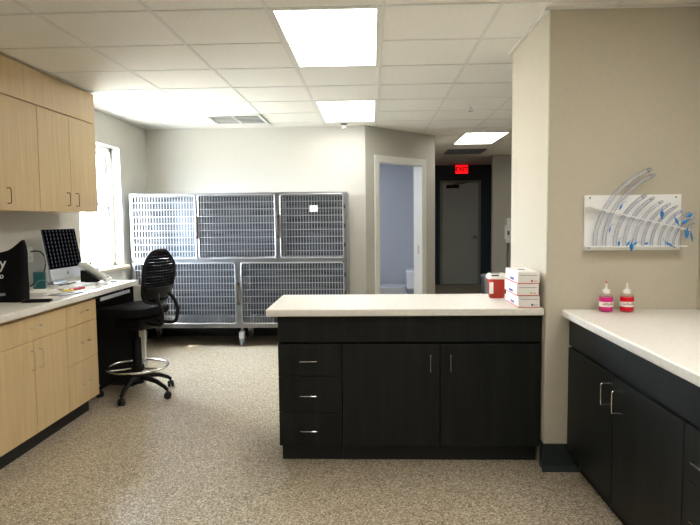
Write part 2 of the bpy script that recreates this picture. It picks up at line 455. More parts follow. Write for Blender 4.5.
v = thing('ceiling_vent', 'square white louvred air vent in the ceiling near the window', 'air vent', (GX-2*G, GY+5*G, ZC-.022))
m = MB(); bw = .035
m.box(0, G, 0, bw, .006, .0215, bev=.002).box(0, G, G-bw, G, .006, .0215, bev=.002).box(0, bw, bw, G-bw, .006, .0215, bev=.002).box(G-bw, G, bw, G-bw, .006, .0215, bev=.002)
m.box(G/2-.008, G/2+.008, bw, G-bw, .006, .02)
m.build('frame', M['white'], v, local=True)
MB().box(.02, G-.02, .02, G-.02, .019, .0215).build('backing', M['silverdark'], v, local=True)
for k in range(6):
    yy = .065 + k*.082
    for (xa, xb) in ((bw, G/2-.008), (G/2+.008, G-bw)):
        MB().box(xa, xb, yy-.033, yy+.033, .0085, .0115, R=Matrix.Rotation(math.radians(7), 3, 'X')).build('louvre', M['white'], v, local=True)
v2 = thing('ceiling_vent', 'grey return air grille in the hall ceiling behind the light', 'air vent', (1.235, 9.70, ZC-.022))
MB().box(0, G, 0, .03, .004, .0215).box(0, G, .58, .61, .004, .0215).box(0, .03, .03, .58, .004, .0215).box(.58, .61, .03, .58, .004, .0215).build('frame', M['grey'], v2, local=True)
MB().box(.02, .59, .02, .59, .019, .0215).build('backing', M['silverdark'], v2, local=True)
for k in range(12): MB().box(.03, .58, .05+k*.044, .08+k*.044, .008, .011, R=Matrix.Rotation(math.radians(35), 3, 'X')).build('louvre', M['grey'], v2, local=True)

def sprinkler(x, y, label, dark):
    t = thing('fire_sprinkler', label, 'sprinkler', (x, y, ZC-.06))
    MB().lathe([(.0, .058), (.042, .057), (.045, .052), (.03, .046), (0, .046)], (0, 0, 0), 20).build('escutcheon', M['silverdark'] if dark else M['white'], t, local=True)
    MB().lathe([(.008, .046), (.008, .02), (.004, .02)], (0, 0, 0), 10).tube([(-.014, 0, .03), (-.014, 0, .006), (0, 0, .002), (.014, 0, .006), (.014, 0, .03)], .003, 6).build('nozzle', M['chrome'], t, local=True)
    MB().lathe([(.0, .001), (.024, .001), (.024, -.001), (0, -.001)], (0, 0, 0), 16).build('deflector', M['silverdark'] if dark else M['steel'], t, local=True)
sprinkler(.975, 5.955, 'small white sprinkler head on the ceiling tiles before the hall', False)
sprinkler(-.313, 6.95, 'small dark sprinkler head between light panel and back wall', True)

# exit sign -----------------------------------------------------------
ex = thing('exit_sign', 'glowing red EXIT sign high above the grey hall door', 'exit sign', (1.868, 12.58, 2.365))
MB().box(-.135, .135, -.05, .018, -.05, .13, bev=.004).build('housing', M['black'], ex, local=True)
MB().box(-.128, .128, -.054, -.0505, -.043, .123).build('face', M['exitred'], ex, local=True)
text_mesh('lettering', 'EXIT', .125, frame_matrix((0, -.0555, .04), (1, 0, 0), (0, 0, 1)), M['exitdark'], ex, bold=.005)

# ------------------------------------------------------------------ handles
def bar_handle(mb, p, q, out, r=.003, d=.027):
    p, q, out = Vector(p), Vector(q), Vector(out)
    mb.tube(rounded_path([p, p+out*d, q+out*d, q], .009, 4), r, 8); return mb

# ------------------------------------------------------------------ maple wall cabinets
UX = -2.38; UZ0, UZ1 = 1.484, 2.23
def wall_cabinet(y0, y1, label):
    t = thing('wall_cabinet', label, 'wall cabinet', (-2.54, (y0+y1)/2, UZ0), group='maple wall cabinets')
    MB().box(XL+.003, UX-.02, y0, y1, UZ0, UZ1+.01).build('body', M['maple'], t)
    ym = (y0+y1)/2
    for a, b, hy in ((y0+.0015, ym-.0015, ym-.075), (ym+.0015, y1-.001, ym+.065)):
        d = MB().box(UX-.0195, UX, a, b, UZ0+.001, UZ1-.001, bev=.0015).build('door', M['maple'], t)
        bar_handle(MB(), (UX, hy, 1.53), (UX, hy, 1.63), (1, 0, 0)).build('handle', M['latch'], d)
wall_cabinet(4.22, 5.12, 'maple wall cabinet with its end beside the window')
wall_cabinet(3.31, 4.217, 'maple wall cabinet above the black tote bag')
structure(MB().box(XL+.003, UX-.004, 3.31, 5.12, UZ1+.012, ZC-.013).build('trim_1', M['maple']))

# ------------------------------------------------------------------ maple base cabinets and worktop
LX = -2.04
def drawer(t, y0, y1, z0, z1, hy, hz, X, material, hm, sx, horiz=.1):
    d = MB().box(min(X, X-sx*.0195), max(X, X-sx*.0195), y0, y1, z0, z1, bev=.0015).build('drawer', material, t)
    bar_handle(MB(), (X, hy-horiz/2, hz), (X, hy+horiz/2, hz), (sx, 0, 0)).build('handle', hm, d)
t = thing('base_cabinet', 'maple base cabinet of three drawers beside the black stool', 'base cabinet', (-2.35, 4.07, 0), group='maple base cabinets')
MB().box(XL+.015, LX-.02, 3.852, 4.285, .118, CT-.046).build('body', M['maple'], t)
MB().box(XL+.015, LX-.085, 3.852, 4.285, .0, .118).build('toe_kick', M['darkkick'], t)
for (z0, z1, hz) in ((.695, .838, .775), (.432, .692, .56), (.125, .429, .265)): drawer(t, 3.853, 4.285, z0, z1, 4.09, hz, LX, M['maple'], M['nickel'], 1)
t = thing('base_cabinet', 'maple base cabinet with one wide drawer over two doors', 'base cabinet', (-2.35, 3.47, 0), group='maple base cabinets')
MB().box(XL+.015, LX-.02, 3.09, 3.849, .118, CT-.046).build('body', M['maple'], t)
MB().box(XL+.015, LX-.085, 3.09, 3.849, .0, .118).build('toe_kick', M['darkkick'], t)
drawer(t, 3.092, 3.849, .695, .838, 3.49, .775, LX, M['maple'], M['nickel'], 1)
for (a, b, hy) in ((3.092, 3.464, 3.432), (3.467, 3.849, 3.515)):
    d = MB().box(LX-.0195, LX, a, b, .125, .692, bev=.0015).build('door', M['maple'], t)
    bar_handle(MB(), (LX, hy, .52), (LX, hy, .635), (1, 0, 0)).build('handle', M['nickel'], d)
t = thing('worktop', 'long cream worktop over the maple cabinets below the window', 'worktop', (-2.3, 4.0, .86), group='cream worktops')
MB().box(XL+.003, -1.995, 2.95, 4.985, CT-.042, CT, bev=.006, seg=3).build('slab', M['counter'], t)
sp = MB().box(XL+.02, -2.03, 4.955, 4.98, 0, CT-.044).build('support_panel', M['darkkick'], t)  # dark colour stands in for the knee-space shade on its inner face
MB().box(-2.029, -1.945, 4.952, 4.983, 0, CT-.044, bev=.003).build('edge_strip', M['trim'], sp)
t = thing('keyboard_tray', 'thin dark tray slung under the worktop above the stool', 'keyboard tray', (-2.25, 4.6, .82))
MB().box(-2.5, -2.03, 4.33, 4.86, .815, .828, bev=.003).build('shelf', M['black'], t)
MB().box(-2.03, -2.018, 4.33, 4.86, .812, .84, bev=.004).build('lip', M['alu'], t)
for yy in (4.36, 4.82): MB().box(-2.45, -2.06, yy, yy+.012, .829, .862).build('rail', M['steel'], t)

# ------------------------------------------------------------------ things on the left worktop
# black tote bag
t = thing('tote_bag', 'black tote bag with white lettering standing on the worktop', 'bag', (-2.362, 3.68, CT+.001))
def bag_pt(u, v):   # closed loop round the bag (u), height (v)
    a = 2*PI*u
    x = math.copysign(abs(math.cos(a))**.35, math.cos(a)); y = math.copysign(abs(math.sin(a))**.5, math.sin(a))
    hx = .155 + .022*math.sin(v*PI) ; hy = .075*(1-.55*v)
    top = .335 + .035*(abs(x)**3) - .03*math.cos(x*2.2)
    return Vector((x*hx + .01*math.sin(v*7+x*2), y*hy + .006*math.sin(v*9+x*5), v*top))
m = MB(); m.grid(bag_pt, 48, 14)
bmesh.ops.remove_doubles(m.bm, verts=m.bm.verts[:], dist=1e-4)
bot = [v for v in m.bm.verts if v.co.z < 1e-5]
bot.sort(key=lambda v: math.atan2(v.co.y, v.co.x)); m.bm.faces.new(bot)
m.build('body', M['blackfab'], t, local=True)
for s_, yy in ((-1, -.028), (1, .028)):
    hp = [(-.07, yy, .31), (-.065, yy*1.5, .30), (-.05, yy*1.9, .20), (0, yy*2.1, .165), (.05, yy*1.9, .20), (.065, yy*1.5, .30), (.07, yy, .31)]
fm = lambda x, z: frame_matrix((x, -.0765+.13*z, z), (1, 0, 0), (0, .12, 1))
text_mesh('lettering', 'y', .10, fm(.05, .243), M['lettering'], t)
text_mesh('lettering', 'o', .05, fm(.045, .165), M['lettering'], t)
text_mesh('lettering', 'om', .034, fm(.052, .052), M['lettering'], t)

# all-in-one computer
t = thing('desktop_computer', 'slim silver all-in-one computer with a black striped screen', 'computer', (-2.452, 4.70, CT+.001), rz=math.radians(87))
# local: x along the screen (to the far end), -y towards the sitter, z up
tilt = Matrix.Rotation(math.radians(-10), 4, 'X')
def tb(mb):
    mb.bm.transform(Matrix.Translation((0, 0, .045)) @ tilt); return mb
pn = tb(MB().box(-.237, .237, 0, .012, 0, .405, bev=.005)).build('back_shell', M['alu'], t, local=True)
tb(MB().box(-.235, .235, -.004, 0, .088, .402, bev=.0015)).build('screen', M['screen'], t, local=True)
ch = tb(MB().box(-.235, .235, -.0045, 0, .004, .087, bev=.0015)).build('chin', M['alu'], t, local=True)
lg = MB().lathe([(.012, 0), (.012, .001), (0, .0011)], (0, -.0046, .045), 18, Matrix.Rotation(PI/2, 3, 'X'))
lg.ellipsoid((.004, -.005, .062), (.003, .0006, .006), Matrix.Rotation(.5, 3, 'Y'), 8)
tb(lg).build('emblem', M['grey'], ch, local=True)
MB().prism([(-.09, .0), (.13, .0), (.13, .004), (.10, .02), (.075, .19), (.062, .19), (.08, .02), (.07, .006), (-.09, .005)], (-.085, .085), 'X').build('stand', M['alu'], t, local=True)

# desk phone

t = thing('desk_telephone', 'white desk telephone with a black cradle at the worktop end', 'telephone', (-2.305, 4.865, CT+.001))
MB().prism([(-.10, 0), (.095, 0), (.10, .006), (.10, .022), (-.055, .125), (-.085, .13), (-.10, .11)], (-.028, .083), 'Y').build('base', M['white'], t, local=True)
m = MB()
for i in range(4):
    for j in range(3):
        u = .028 + i*.019; m.box(u-.006, u+.006, .0 + j*.02, .013 + j*.02, .0735-(u-.028)*.68, .0775-(u-.028)*.68, R=Matrix.Rotation(math.radians(33.6), 3, 'Y'))
MB().box(-.035, .0, -.005, .07, .102, .108, R=Matrix.Rotation(math.radians(33.6), 3, 'Y')).build('display', M['grey'], t, local=True)
m.build('keypad', M['grey'], t, local=True)
hs = MB(); hs.tube([(-.105, -.058, .128), (-.09, -.058, .142), (-.06, -.058, .148), (0, -.058, .112), (.055, -.058, .072), (.085, -.058, .048), (.1, -.058, .03)], [.02, .026, .024, .017, .018, .025, .02], 12)
hs.build('handset', M['white'], t, local=True)
MB().prism([(-.09, 0), (.08, 0), (.08, .01), (-.06, .10), (-.09, .10)], (-.08, -.032), 'Y').build('cradle', M['black'], t, local=True)
MB().tube([(-.07, .06, .115), (-.072, .06, .20)], .004, 8).build('antenna', M['rubber'], t, local=True)

t = thing('computer_mouse', 'pale grey computer mouse near the front of the worktop', 'computer mouse', (-2.135, 4.60, CT+.001), rz=math.radians(65))
m = MB(); m.ellipsoid((0, 0, .0), (.056, .031, .034))
bmesh.ops.bisect_plane(m.bm, geom=m.bm.verts[:]+m.bm.edges[:]+m.bm.faces[:], plane_co=(0, 0, 0.0), plane_no=(0, 0, -1), clear_outer=True)
es = [e for e in m.bm.edges if e.is_boundary]; bmesh.ops.contextual_create(m.bm, geom=es)
m.build('shell', M['alu'], t, local=True)
MB().box(.02, .034, -.004, .004, .026, .034, bev=.002).build('scroll_wheel', M['grey'], t, local=True)

t = thing('keyboard', 'slim white keyboard in front of the computer', 'keyboard', (-2.285, 4.44, CT+.001), rz=math.radians(86))
MB().box(-.21, .21, -.057, .057, 0, .012, bev=.004).build('tray', M['alu'], t, local=True)
for r in range(5):
    for k in range(13):
        if r == 0 and 3 < k < 9:
            if k == 4: MB().box(-.205+4*.0316, -.205+9*.0316-.004, -.05, -.034, .012, .0155, bev=.001, seg=1).build('key', M['white'], t, local=True)
            continue
        MB().box(-.205+k*.0316, -.205+k*.0316+.0276, -.05+r*.021, -.034+r*.021, .012, .0155, bev=.001, seg=1).build('key', M['white'], t, local=True)

def sheet(name, label, cat, c, sx, sy, rz, h, material, group=None):
    t = thing(name, label, cat, (c[0], c[1], c[2]), rz=math.radians(rz), group=group)
    return t
t = thing('paper_stack', 'stack of white papers beside the black tote bag', 'papers', (-2.29, 3.99, CT+.001), rz=math.radians(8))
for k in range(4):
    MB().box(-.08, .08, -.12, .12, k*.007, k*.007+.0065, R=Rz(math.radians((-4, 3, -2, 5)[k]))).build('sheet', M['paper'], t, local=True)
o = MB().box(-.07, .07, -.10, .10, 0, .004, R=Rz(math.radians(-18))).build('magazine', noise_colour(mat('magazine_print', (120, 120, 120), .5), (70, 72, 76), (190, 188, 184), nscale=40, detail=4), None)
o.location = (-2.13, 4.02, CT+.001); tag(o, 'grey printed magazine lying near the worktop front edge', 'magazine')
t = thing('sticky_note_pad', 'yellow note pad on the worktop beside the keyboard', 'note pad', (-2.20, 4.20, CT+.001), rz=math.radians(20))
MB().box(-.035, .035, -.035, .035, 0, .009).build('notes', M['yellow'], t, local=True)
MB().box(-.035, .035, -.0355, .0355, -.0005, .0005).build('backing_card', M['paper'], t, local=True)
t = thing('marker_pen', 'red marker pen lying beside the white keyboard', 'pen', (-2.17, 4.27, CT+.009), rz=math.radians(72))
MB().lathe([(.0, -.065), (.008, -.065), (.0085, .02), (.0085, .025)], (0, 0, 0), 14, Matrix.Rotation(PI/2, 3, 'Y')).build('barrel', M['red'], t, local=True)
MB().lathe([(.0092, .0255), (.0088, .07), (0, .071)], (0, 0, 0), 14, Matrix.Rotation(PI/2, 3, 'Y')).build('cap', M['red'], t, local=True)
t = thing('document', 'single white form with a pink line near the mouse', 'paper', (-2.12, 4.37, CT+.001), rz=math.radians(-6))
MB().box(-.075, .075, -.14, .14, 0, .0015).build('sheet', M['paper'], t, local=True)
MB().box(-.04, .045, -.006, .0, .0016, .0019).build('pink_line', M['red'], t, local=True)
t = thing('eyeglass_case', 'small black open tray by the front of the tote bag', 'tray', (-2.10, 3.63, CT+.001), rz=math.radians(12))
m = MB().box(-.08, .08, -.035, .035, 0, .004, bev=.0015)
m.build('floor_panel', M['brown'], t, local=True)
rim = MB(); rim.tube([(.08*math.copysign(abs(math.cos(a))**.4, math.cos(a)), .037*math.copysign(abs(math.sin(a))**.4, math.sin(a)), .009) for a in [2*PI*k/40 for k in range(40)]], .006, 8, closed=True)
rim.build('rim', M['black'], t, local=True)
t['label'] = 'small black rimmed tray by the front of the tote bag'; t.name = 'shallow_tray'
t = thing('usb_stick', 'tiny black plastic stick at the far end of the worktop', 'usb stick', (-2.13, 4.80, CT+.001), rz=math.radians(20))
MB().box(-.02, .025, -.009, .009, 0, .009, bev=.002).build('body', M['black'], t, local=True)
MB().box(.0255, .036, -.006, .006, .002, .007).build('plug', M['steel'], t, local=True)

t = thing('small_box', 'teal cardboard box with a pale curve beside the computer', 'box', (-2.495, 4.36, CT+.001), rz=math.radians(22))
MB().box(-.04, .04, -.03, .03, 0, .125, bev=.002).build('carton', M['teal'], t, local=True)
MB().tube([(-.03+.05*(1-math.cos(a)), -.0308, .012+.055*math.sin(a)) for a in [PI*k/14*.8 for k in range(15)]], .0022, 6).build('printed_curve', M['tealpale'], t, local=True)
t = thing('small_box', 'dark brown carton between tote bag and teal box', 'box', (-2.58, 4.29, CT+.001), rz=math.radians(22))
MB().box(-.03, .027, -.03, .03, 0, .105, bev=.002).build('carton', M['brown'], t, local=True)
MB().box(-.012, .008, -.0325, -.0305, .058, .094).build('yellow_sticker', M['yellow'], t, local=True)

t = thing('wall_outlet', 'white wall outlet with a black plug behind the tote bag', 'outlet', (XL+.001, 4.59, 1.09))
MB().box(.0, .007, -.038, .038, 0, .118, bev=.002).build('cover_plate', M['white'], t, local=True)
for zz in (.035, .083): MB().box(.0072, .010, -.017, .017, zz-.014, zz+.014, bev=.001).build('socket', M['trim'], t, local=True)
cp = [(XL+.014, 4.59, 1.172), (XL+.05, 4.585, 1.18), (XL+.10, 4.575, 1.172), (XL+.125, 4.585, 1.135), (XL+.13, 4.59, 1.08), (XL+.12, 4.58, 1.02), (XL+.09, 4.56, .97), (XL+.07, 4.53, .935), (XL+.06, 4.48, .911)]
o = MB().tube(cp, .005, 8).build('power_cord', M['black'], None)
tag(o, 'black power cord looping from the wall outlet', 'cord')
o = MB().tube([(-2.35 + .018*math.sin(k*1.7), 4.36 + .016*k + .02*math.sin(k*2.3), .925+.006*abs(math.sin(k*1.1))) for k in range(16)], .0016, 6).build('charging_cable', M['black'], None)
tag(o, 'thin black cable tangled across the back of the keyboard', 'cable')

# ------------------------------------------------------------------ drafting stool
TH = math.radians(70)
t = thing('drafting_stool', 'black mesh-back drafting stool with a chrome foot ring', 'chair', (-1.90, 4.67, 0), rz=TH)
m = MB()
def seat_pt(u, v):
    a = 2*PI*u; c, s = math.cos(a), math.sin(a)
    x = .245*math.copysign(abs(c)**.6, c); y = .235*math.copysign(abs(s)**.6, s)
    prof = [(0, .655), (.8, .655), (.97, .668), (1.0, .70), (.96, .728), (.8, .742), (.4, .738), (0, .735)]
    r, z = prof[int(round(v*7))]
    return Vector((x*r, y*r + .02, z - (.02*max(0, y/.235)**3 if z > .69 else 0)))
m.grid(seat_pt, 36, 7); bmesh.ops.remove_doubles(m.bm, verts=m.bm.verts[:], dist=1e-4)
m.build('seat', M['blackfab'], t, local=True)
MB().box(-.13, .13, -.17, .12, .555, .652, bev=.02).build('mechanism', M['black'], t, local=True)
MB().tube([(.09, .02, .615), (.20, .03, .61), (.25, .03, .60)], [.006, .006, .011], 8).build('lever', M['black'], t, local=True)
# backrest
def back_y(z): 
    w_ = (z-.76)/.42
    return -.225 - .065*w_ - .035*math.sin(w_*PI) + .03*max(0, w_-.75)*4*.5
def back_w(z):
    w_ = (z-.76)/.42
    return .150 + .03*math.sin(w_*PI*.9) - .05*max(0, w_-.7)/.3
def back_pt(s, z, off=0):
    x = s*back_w(z); return Vector((x, back_y(z) + .045*(abs(s)**2) + off, z))
def outline(k, n):
    a = 2*PI*k/n; c, s = math.cos(a), math.sin(a)
    sx = math.copysign(abs(c)**.5, c); sz = math.copysign(abs(s)**.5, s)
    return back_pt(sx, .97 + .205*sz)
br = t
MB().tube([outline(k, 56) for k in range(56)], .013, 10, closed=True).build('back_frame', M['black'], br, local=True)
mm = MB()
def panel(u, v):
    s = 2*u-1; z = .97 + .205*(2*v-1)
    lim = 1.0 if abs(2*v-1) < .7 else max(.05, (1-((abs(2*v-1)))**4)**.25)
    return back_pt(s*lim, z)
mm.grid(panel, 14, 22, thick=.003).build('back_mesh', M['mesh'], br, local=True)
lum = MB(); lum.grid(lambda u, v: back_pt((2*u-1)*.9, .80+.09*v, -.014), 12, 4, thick=.014); lum.build('lumbar_support', M['black'], br, local=True)
for sx in (-.085, .085):
    MB().tube(rounded_path([(sx*.7, back_y(.84)-.02, .84), (sx*1.1, -.30, .80), (sx*1.1, -.345, .72), (sx, -.33, .60), (sx*.8, -.24, .60), (sx*.7, -.10, .615)], .06, 5), .014, 10).build('back_bracket', M['black'], t, local=True)
MB().lathe([(.045, .10), (.045, .17), (.036, .19), (.034, .46), (.03, .47), (.018, .48), (.018, .59)], (0, 0, 0), 24).build('gas_column', M['black'], t, local=True)
ring = MB(); ring.tube([(.235*math.cos(2*PI*k/48), .235*math.sin(2*PI*k/48), .235) for k in range(48)], .0105, 10, closed=True)
for k in range(3):
    a = 2*PI*k/3+.5; ring.tube([(.036*math.cos(a), .036*math.sin(a), .222), (.228*math.cos(a), .228*math.sin(a), .233)], .008, 8)
ring.build('foot_ring', M['chrome'], t, local=True)
MB().lathe([(.037, .20), (.052, .205), (.052, .245), (.037, .25)], (0, 0, 0), 24).build('ring_collar', M['black'], t, local=True)
for k in range(5):
    a = math.radians(-93 + 72*k) - TH; c, s = math.cos(a), math.sin(a)
    leg = MB(); leg.tube([(.03*c, .03*s, .145), (.10*c, .10*s, .148), (.19*c, .19*s, .128), (.27*c, .27*s, .092), (.295*c, .295*s, .072)], [.024, .022, .018, .015, .014], 10)
    lo = leg.build('leg', M['chrome'] if False else M['black'], t, local=True)
    cs = MB(); R = Matrix.Rotation(a + .6*k, 3, 'Z') @ Matrix.Rotation(PI/2, 3, 'X')
    for q in (-.014, .014):
        cs.lathe([(.0, -.009), (.022, -.009), (.028, -.005), (.028, .005), (.022, .009), (0, .009)], Vector((.295*c, .295*s, .0285)) + R @ Vector((0, 0, q)), 18, R)
    cs.tube([(.295*c, .295*s, .03), (.295*c, .295*s, .072)], .008, 8)
    cs.build('caster', M['rubber'], lo, local=True)

# ------------------------------------------------------------------ stainless cage bank
CX0, CX1, CZ0, CZ1, CY0, CY1 = -2.64, -.272, .222, 1.70, 6.42, 7.085
t = thing('animal_cage_bank', 'wheeled stainless steel bank of five barred animal cages', 'animal cages', ((CX0+CX1)/2, 6.75, 0))
s = .018
m = MB()
m.box(CX0, CX1, CY0+.03, CY1, CZ1-s, CZ1).box(CX0, CX1, CY0+.03, CY1, CZ0+.03, CZ0+.03+s)
m.box(CX0, CX0+s, CY0+.03, CY1, CZ0+.03+s, CZ1-s).box(CX1-s, CX1, CY0+.03, CY1, CZ0+.03+s, CZ1-s)
m.build('casing', M['steel'], t)
MB().box(CX0+s, CX1-s, CY1-s, CY1-.001, CZ0+.05, CZ1-s).build('back_panel', M['steel_in'], t)
MB().box(CX0+s, CX1-s, CY0+.04, CY1-s, .955, .975).build('shelf', M['steel_in'], t)
for x, z0, z1 in ((-1.90, .976, CZ1-s), (-1.018, .976, CZ1-s), (-1.465, CZ0+.05, .954)):
    MB().box(x-.009, x+.009, CY0+.04, CY1-s, z0, z1).build('divider', M['steel_in'], t)
m = MB(); y0, y1 = CY0+.008, CY0+.036
m.box(CX0, CX1, y0, y1, CZ1-.022, CZ1, bev=.003).box(CX0, CX1, y0, y1, CZ0, CZ0+.048, bev=.004).box(CX0, CX1, y0, y1, .945, .985, bev=.003)
m.box(CX0, CX0+.032, y0, y1, CZ0+.04, CZ1-.02, bev=.003).box(CX1-.032, CX1, y0, y1, CZ0+.04, CZ1-.02, bev=.003)
for x, wd, z0, z1 in ((-1.90, .022, .98, CZ1-.02), (-1.018, .05, .98, CZ1-.02), (-1.465, .06, CZ0+.04, .95)):
    m.box(x-wd/2, x+wd/2, y0, y1, z0, z1, bev=.003)
m.build('face_frame', M['steel'], t)
def cage_door(x0, x1, z0, z1, latch=None, hinge=None, card=None):
    y = CY0; r = .0075
    m = MB(); loop = []
    rr = .028
    for cx, cz, a0 in ((x1-rr, z1-rr, 0), (x0+rr, z1-rr, PI/2), (x0+rr, z0+rr, PI), (x1-rr, z0+rr, 3*PI/2)):
        for k in range(5): loop.append((cx+rr*math.cos(a0+PI/2*k/4), y, cz+rr*math.sin(a0+PI/2*k/4)))
    m.tube(loop, r, 8, closed=True)
    d = m.build('door', M['bars'], t)
    g = MB(); n = max(4, round((x1-x0)/.0315))
    for k in range(1, n):
        x = x0 + (x1-x0)*k/n; g.tube([(x, y, z0), (x, y, z1)], .0038, 6)
    nh = 9
    for k in range(1, nh):
        z = z0 + (z1-z0)*k/nh; g.tube([(x0, y+.004, z), (x1, y+.004, z)], .0046, 6)
    g.build('grille', M['bars'], d)
    if latch:
        MB().box(latch-.012, latch+.012, y-.022, y-.006, (z0+z1)/2-.13, (z0+z1)/2+.12, bev=.005).box(latch-.016, latch+.016, y-.012, y-.002, (z0+z1)/2+.085, (z0+z1)/2+.115, bev=.003).box(latch-.016, latch+.016, y-.012, y-.002, (z0+z1)/2-.13, (z0+z1)/2-.10, bev=.003).build('latch_handle', M['latch'], d)
    if hinge:
        for q in (.2, .5, .8):
            z = z0+(z1-z0)*q; MB().tube([(hinge, y-.002, z-.022), (hinge, y-.002, z+.022)], .0085, 8).build('hinge', M['latch'], d)
    if card:
        MB().box(card[0]-.045, card[0]+.045, y-.010, y-.006, card[1]-.035, card[1]+.035, bev=.002).build('card_holder', M['paper'], d)
cage_door(-2.603, -1.918, .992, 1.676, latch=-1.905, hinge=-2.615)
cage_door(-1.883, -1.048, .992, 1.676, latch=-1.018)
cage_door(-.988, -.31, .992, 1.676, hinge=-.296, card=(-.625, 1.52))
cage_door(-2.603, -1.50, .275, .938, latch=-1.466)
cage_door(-1.43, -.31, .275, .938, hinge=-.296)
def cage_caster(x, y):
    m = MB().box(x-.035, x+.035, y-.035, y+.035, CZ0+.012, CZ0+.03).tube([(x, y, CZ0+.014), (x, y, .165)], .014, 10)
    m.box(x-.026, x+.026, y-.058, y+.03, .095, .17, bev=.006).box(x-.024, x-.019, y-.03, y+.025, .05, .17, bev=.002).box(x+.019, x+.024, y-.03, y+.025, .05, .17, bev=.002).box(x-.024, x+.024, y-.03, y+.025, .15, .17, bev=.004)
    c = m.build('caster', M['caster'], t)
    MB().lathe([(.0, -.015), (.045, -.015), (.0535, -.010), (.055, 0), (.0535, .010), (.045, .015), (0, .015)], (x, y-.005, .0555), 24, Matrix.Rotation(PI/2, 3, 'Y')).build('wheel', M['grey'], c)
for x in (-2.57, -1.455, -.34):
    cage_caster(x, CY0+.10); cage_caster(x, CY1-.08)
m = MB()
for yy in (CY0+.10, CY1-.08): m.box(CX0+.02, CX1-.02, yy-.03, yy+.03, CZ0+.0305, CZ0+.047)
m.build('base_rail', M['steel'], t)

# ------------------------------------------------------------------ island
PX0, PX1, PY = -.537, .938, 3.31
def hdrawer(t, x0, x1, z0, z1, hx, hz):
    d = MB().box(x0, x1, PY, PY+.0195, z0, z1, bev=.0015).build('drawer', M['dark'], t)
    bar_handle(MB(), (hx-.05, PY, hz), (hx+.05, PY, hz), (0, -1, 0)).build('handle', M['chrome'], d)
t = thing('island_cabinet', 'black woodgrain island cabinet with three drawers', 'base cabinet', (-.36, 3.6, 0), group='black island cabinets')
MB().box(PX0, -.178, PY+.02, 3.905, .11, .70).build('body', M['dark'], t)
MB().box(PX0+.003, -.1765, PY+.085, 3.89, 0, .109).build('toe_kick', M['darkkick'], t)
for z0, z1, hz in ((.516, .699, .607), (.309, .513, .408), (.113, .306, .205)): hdrawer(t, PX0, -.178, z0, z1, -.366, hz)
t = thing('island_cabinet', 'black woodgrain island cabinet with two doors', 'base cabinet', (.38, 3.6, 0), group='black island cabinets')
MB().box(-.175, PX1, PY+.02, 3.905, .11, .70).build('body', M['dark'], t)
MB().box(-.1755, .936, PY+.085, 3.89, 0, .109).build('toe_kick', M['darkkick'], t)
for a, b, hx in ((-.175, .374, .322), (.377, PX1, .434)):
    d = MB().box(a+.001, b-.001, PY, PY+.0195, .113, .699, bev=.0015).build('door', M['dark'], t)
    bar_handle(MB(), (hx, PY, .546), (hx, PY, .643), (0, -1, 0)).build('handle', M['chrome'], d)
t = thing('worktop', 'cream worktop with clipped corner on the black island', 'worktop', (.17, 3.6, .70), group='cream worktops')
t['label'] = 'cream worktop on the black island holding the white boxes'
sl = MB().box(-.597, .942, 3.272, 3.925, CT-.041, CT, bev=.007, seg=3)
sl.build('slab', M['counter'], t)
MB().box(PX0, PX1, PY+.003, PY+.022, .712, CT-.0415, bev=.001).box(PX0, PX0+.019, PY+.022, 3.905, .712, CT-.0415).box(PX0, PX1, 3.886, 3.905, .712, CT-.0415).box(PX1-.019, PX1, PY+.022, 3.886, .712, CT-.0415).build('apron', M['dark'], t)
MB().box(PX0+.02, PX1-.02, PY+.03, 3.88, .7005, .7115).build('shadow_gap', M['dark_gap'], t)

# ------------------------------------------------------------------ right counter
RX = 1.062
t = thing('counter_cabinet', 'black woodgrain counter cabinet with two doors by the wall rack', 'base cabinet', (1.4, 2.6, 0), group='black counter cabinets')
MB().box(RX+.02, 1.745, 2.032, 3.235, .115, .70).build('body', M['dark'], t)
MB().box(RX+.075, 1.745, 2.032, 3.222, 0, .1145).build('toe_kick', M['darkkick'], t)
for a, b, hy in ((2.63, 3.235, 2.70), (2.032, 2.627, 2.575)):
    d = MB().box(RX, RX+.0195, a+.001, b-.001, .118, .699, bev=.0015).build('door', M['dark'], t)
    bar_handle(MB(), (RX, hy, .548), (RX, hy, .646), (-1, 0, 0)).build('handle', M['chrome'], d)
t = thing('counter_cabinet', 'black woodgrain counter cabinet of drawers, nearest the camera', 'base cabinet', (1.4, 1.85, 0), group='black counter cabinets')
t['label'] = 'black woodgrain drawer cabinet cut by the lower corner of the photo'
MB().box(RX+.02, 1.745, 1.55, 2.029, .115, .70).build('body', M['dark'], t)
MB().box(RX+.075, 1.745, 1.55, 2.029, 0, .1145).build('toe_kick', M['darkkick'], t)
for z0, z1, hz in ((.516, .699, .597), (.309, .513, .397), (.118, .306, .2)):
    d = MB().box(RX, RX+.0195, 1.551, 2.028, z0, z1, bev=.0015).build('drawer', M['dark'], t)
    bar_handle(MB(), (RX, 1.84, hz), (RX, 1.94, hz), (-1, 0, 0)).build('handle', M['chrome'], d)
t = thing('worktop', 'cream worktop holding the magenta and red squeeze bottles', 'worktop', (1.4, 2.4, .70), group='cream worktops')
MB().box(1.03, 1.745, 1.40, 3.256, CT-.041-.004, CT-.004, bev=.007, seg=3).build('slab', M['counter'], t)
MB().box(RX+.003, RX+.022, 1.55, 3.235, .712, CT-.0455, bev=.001).box(RX+.022, 1.745, 3.216, 3.235, .712, CT-.0455).box(RX+.022, 1.745, 1.55, 1.57, .712, CT-.0455).build('apron', M['dark'], t)
MB().box(RX+.03, 1.74, 1.58, 3.20, .7005, .7115).build('shadow_gap', M['dark_gap'], t)
RZ = CT-.004

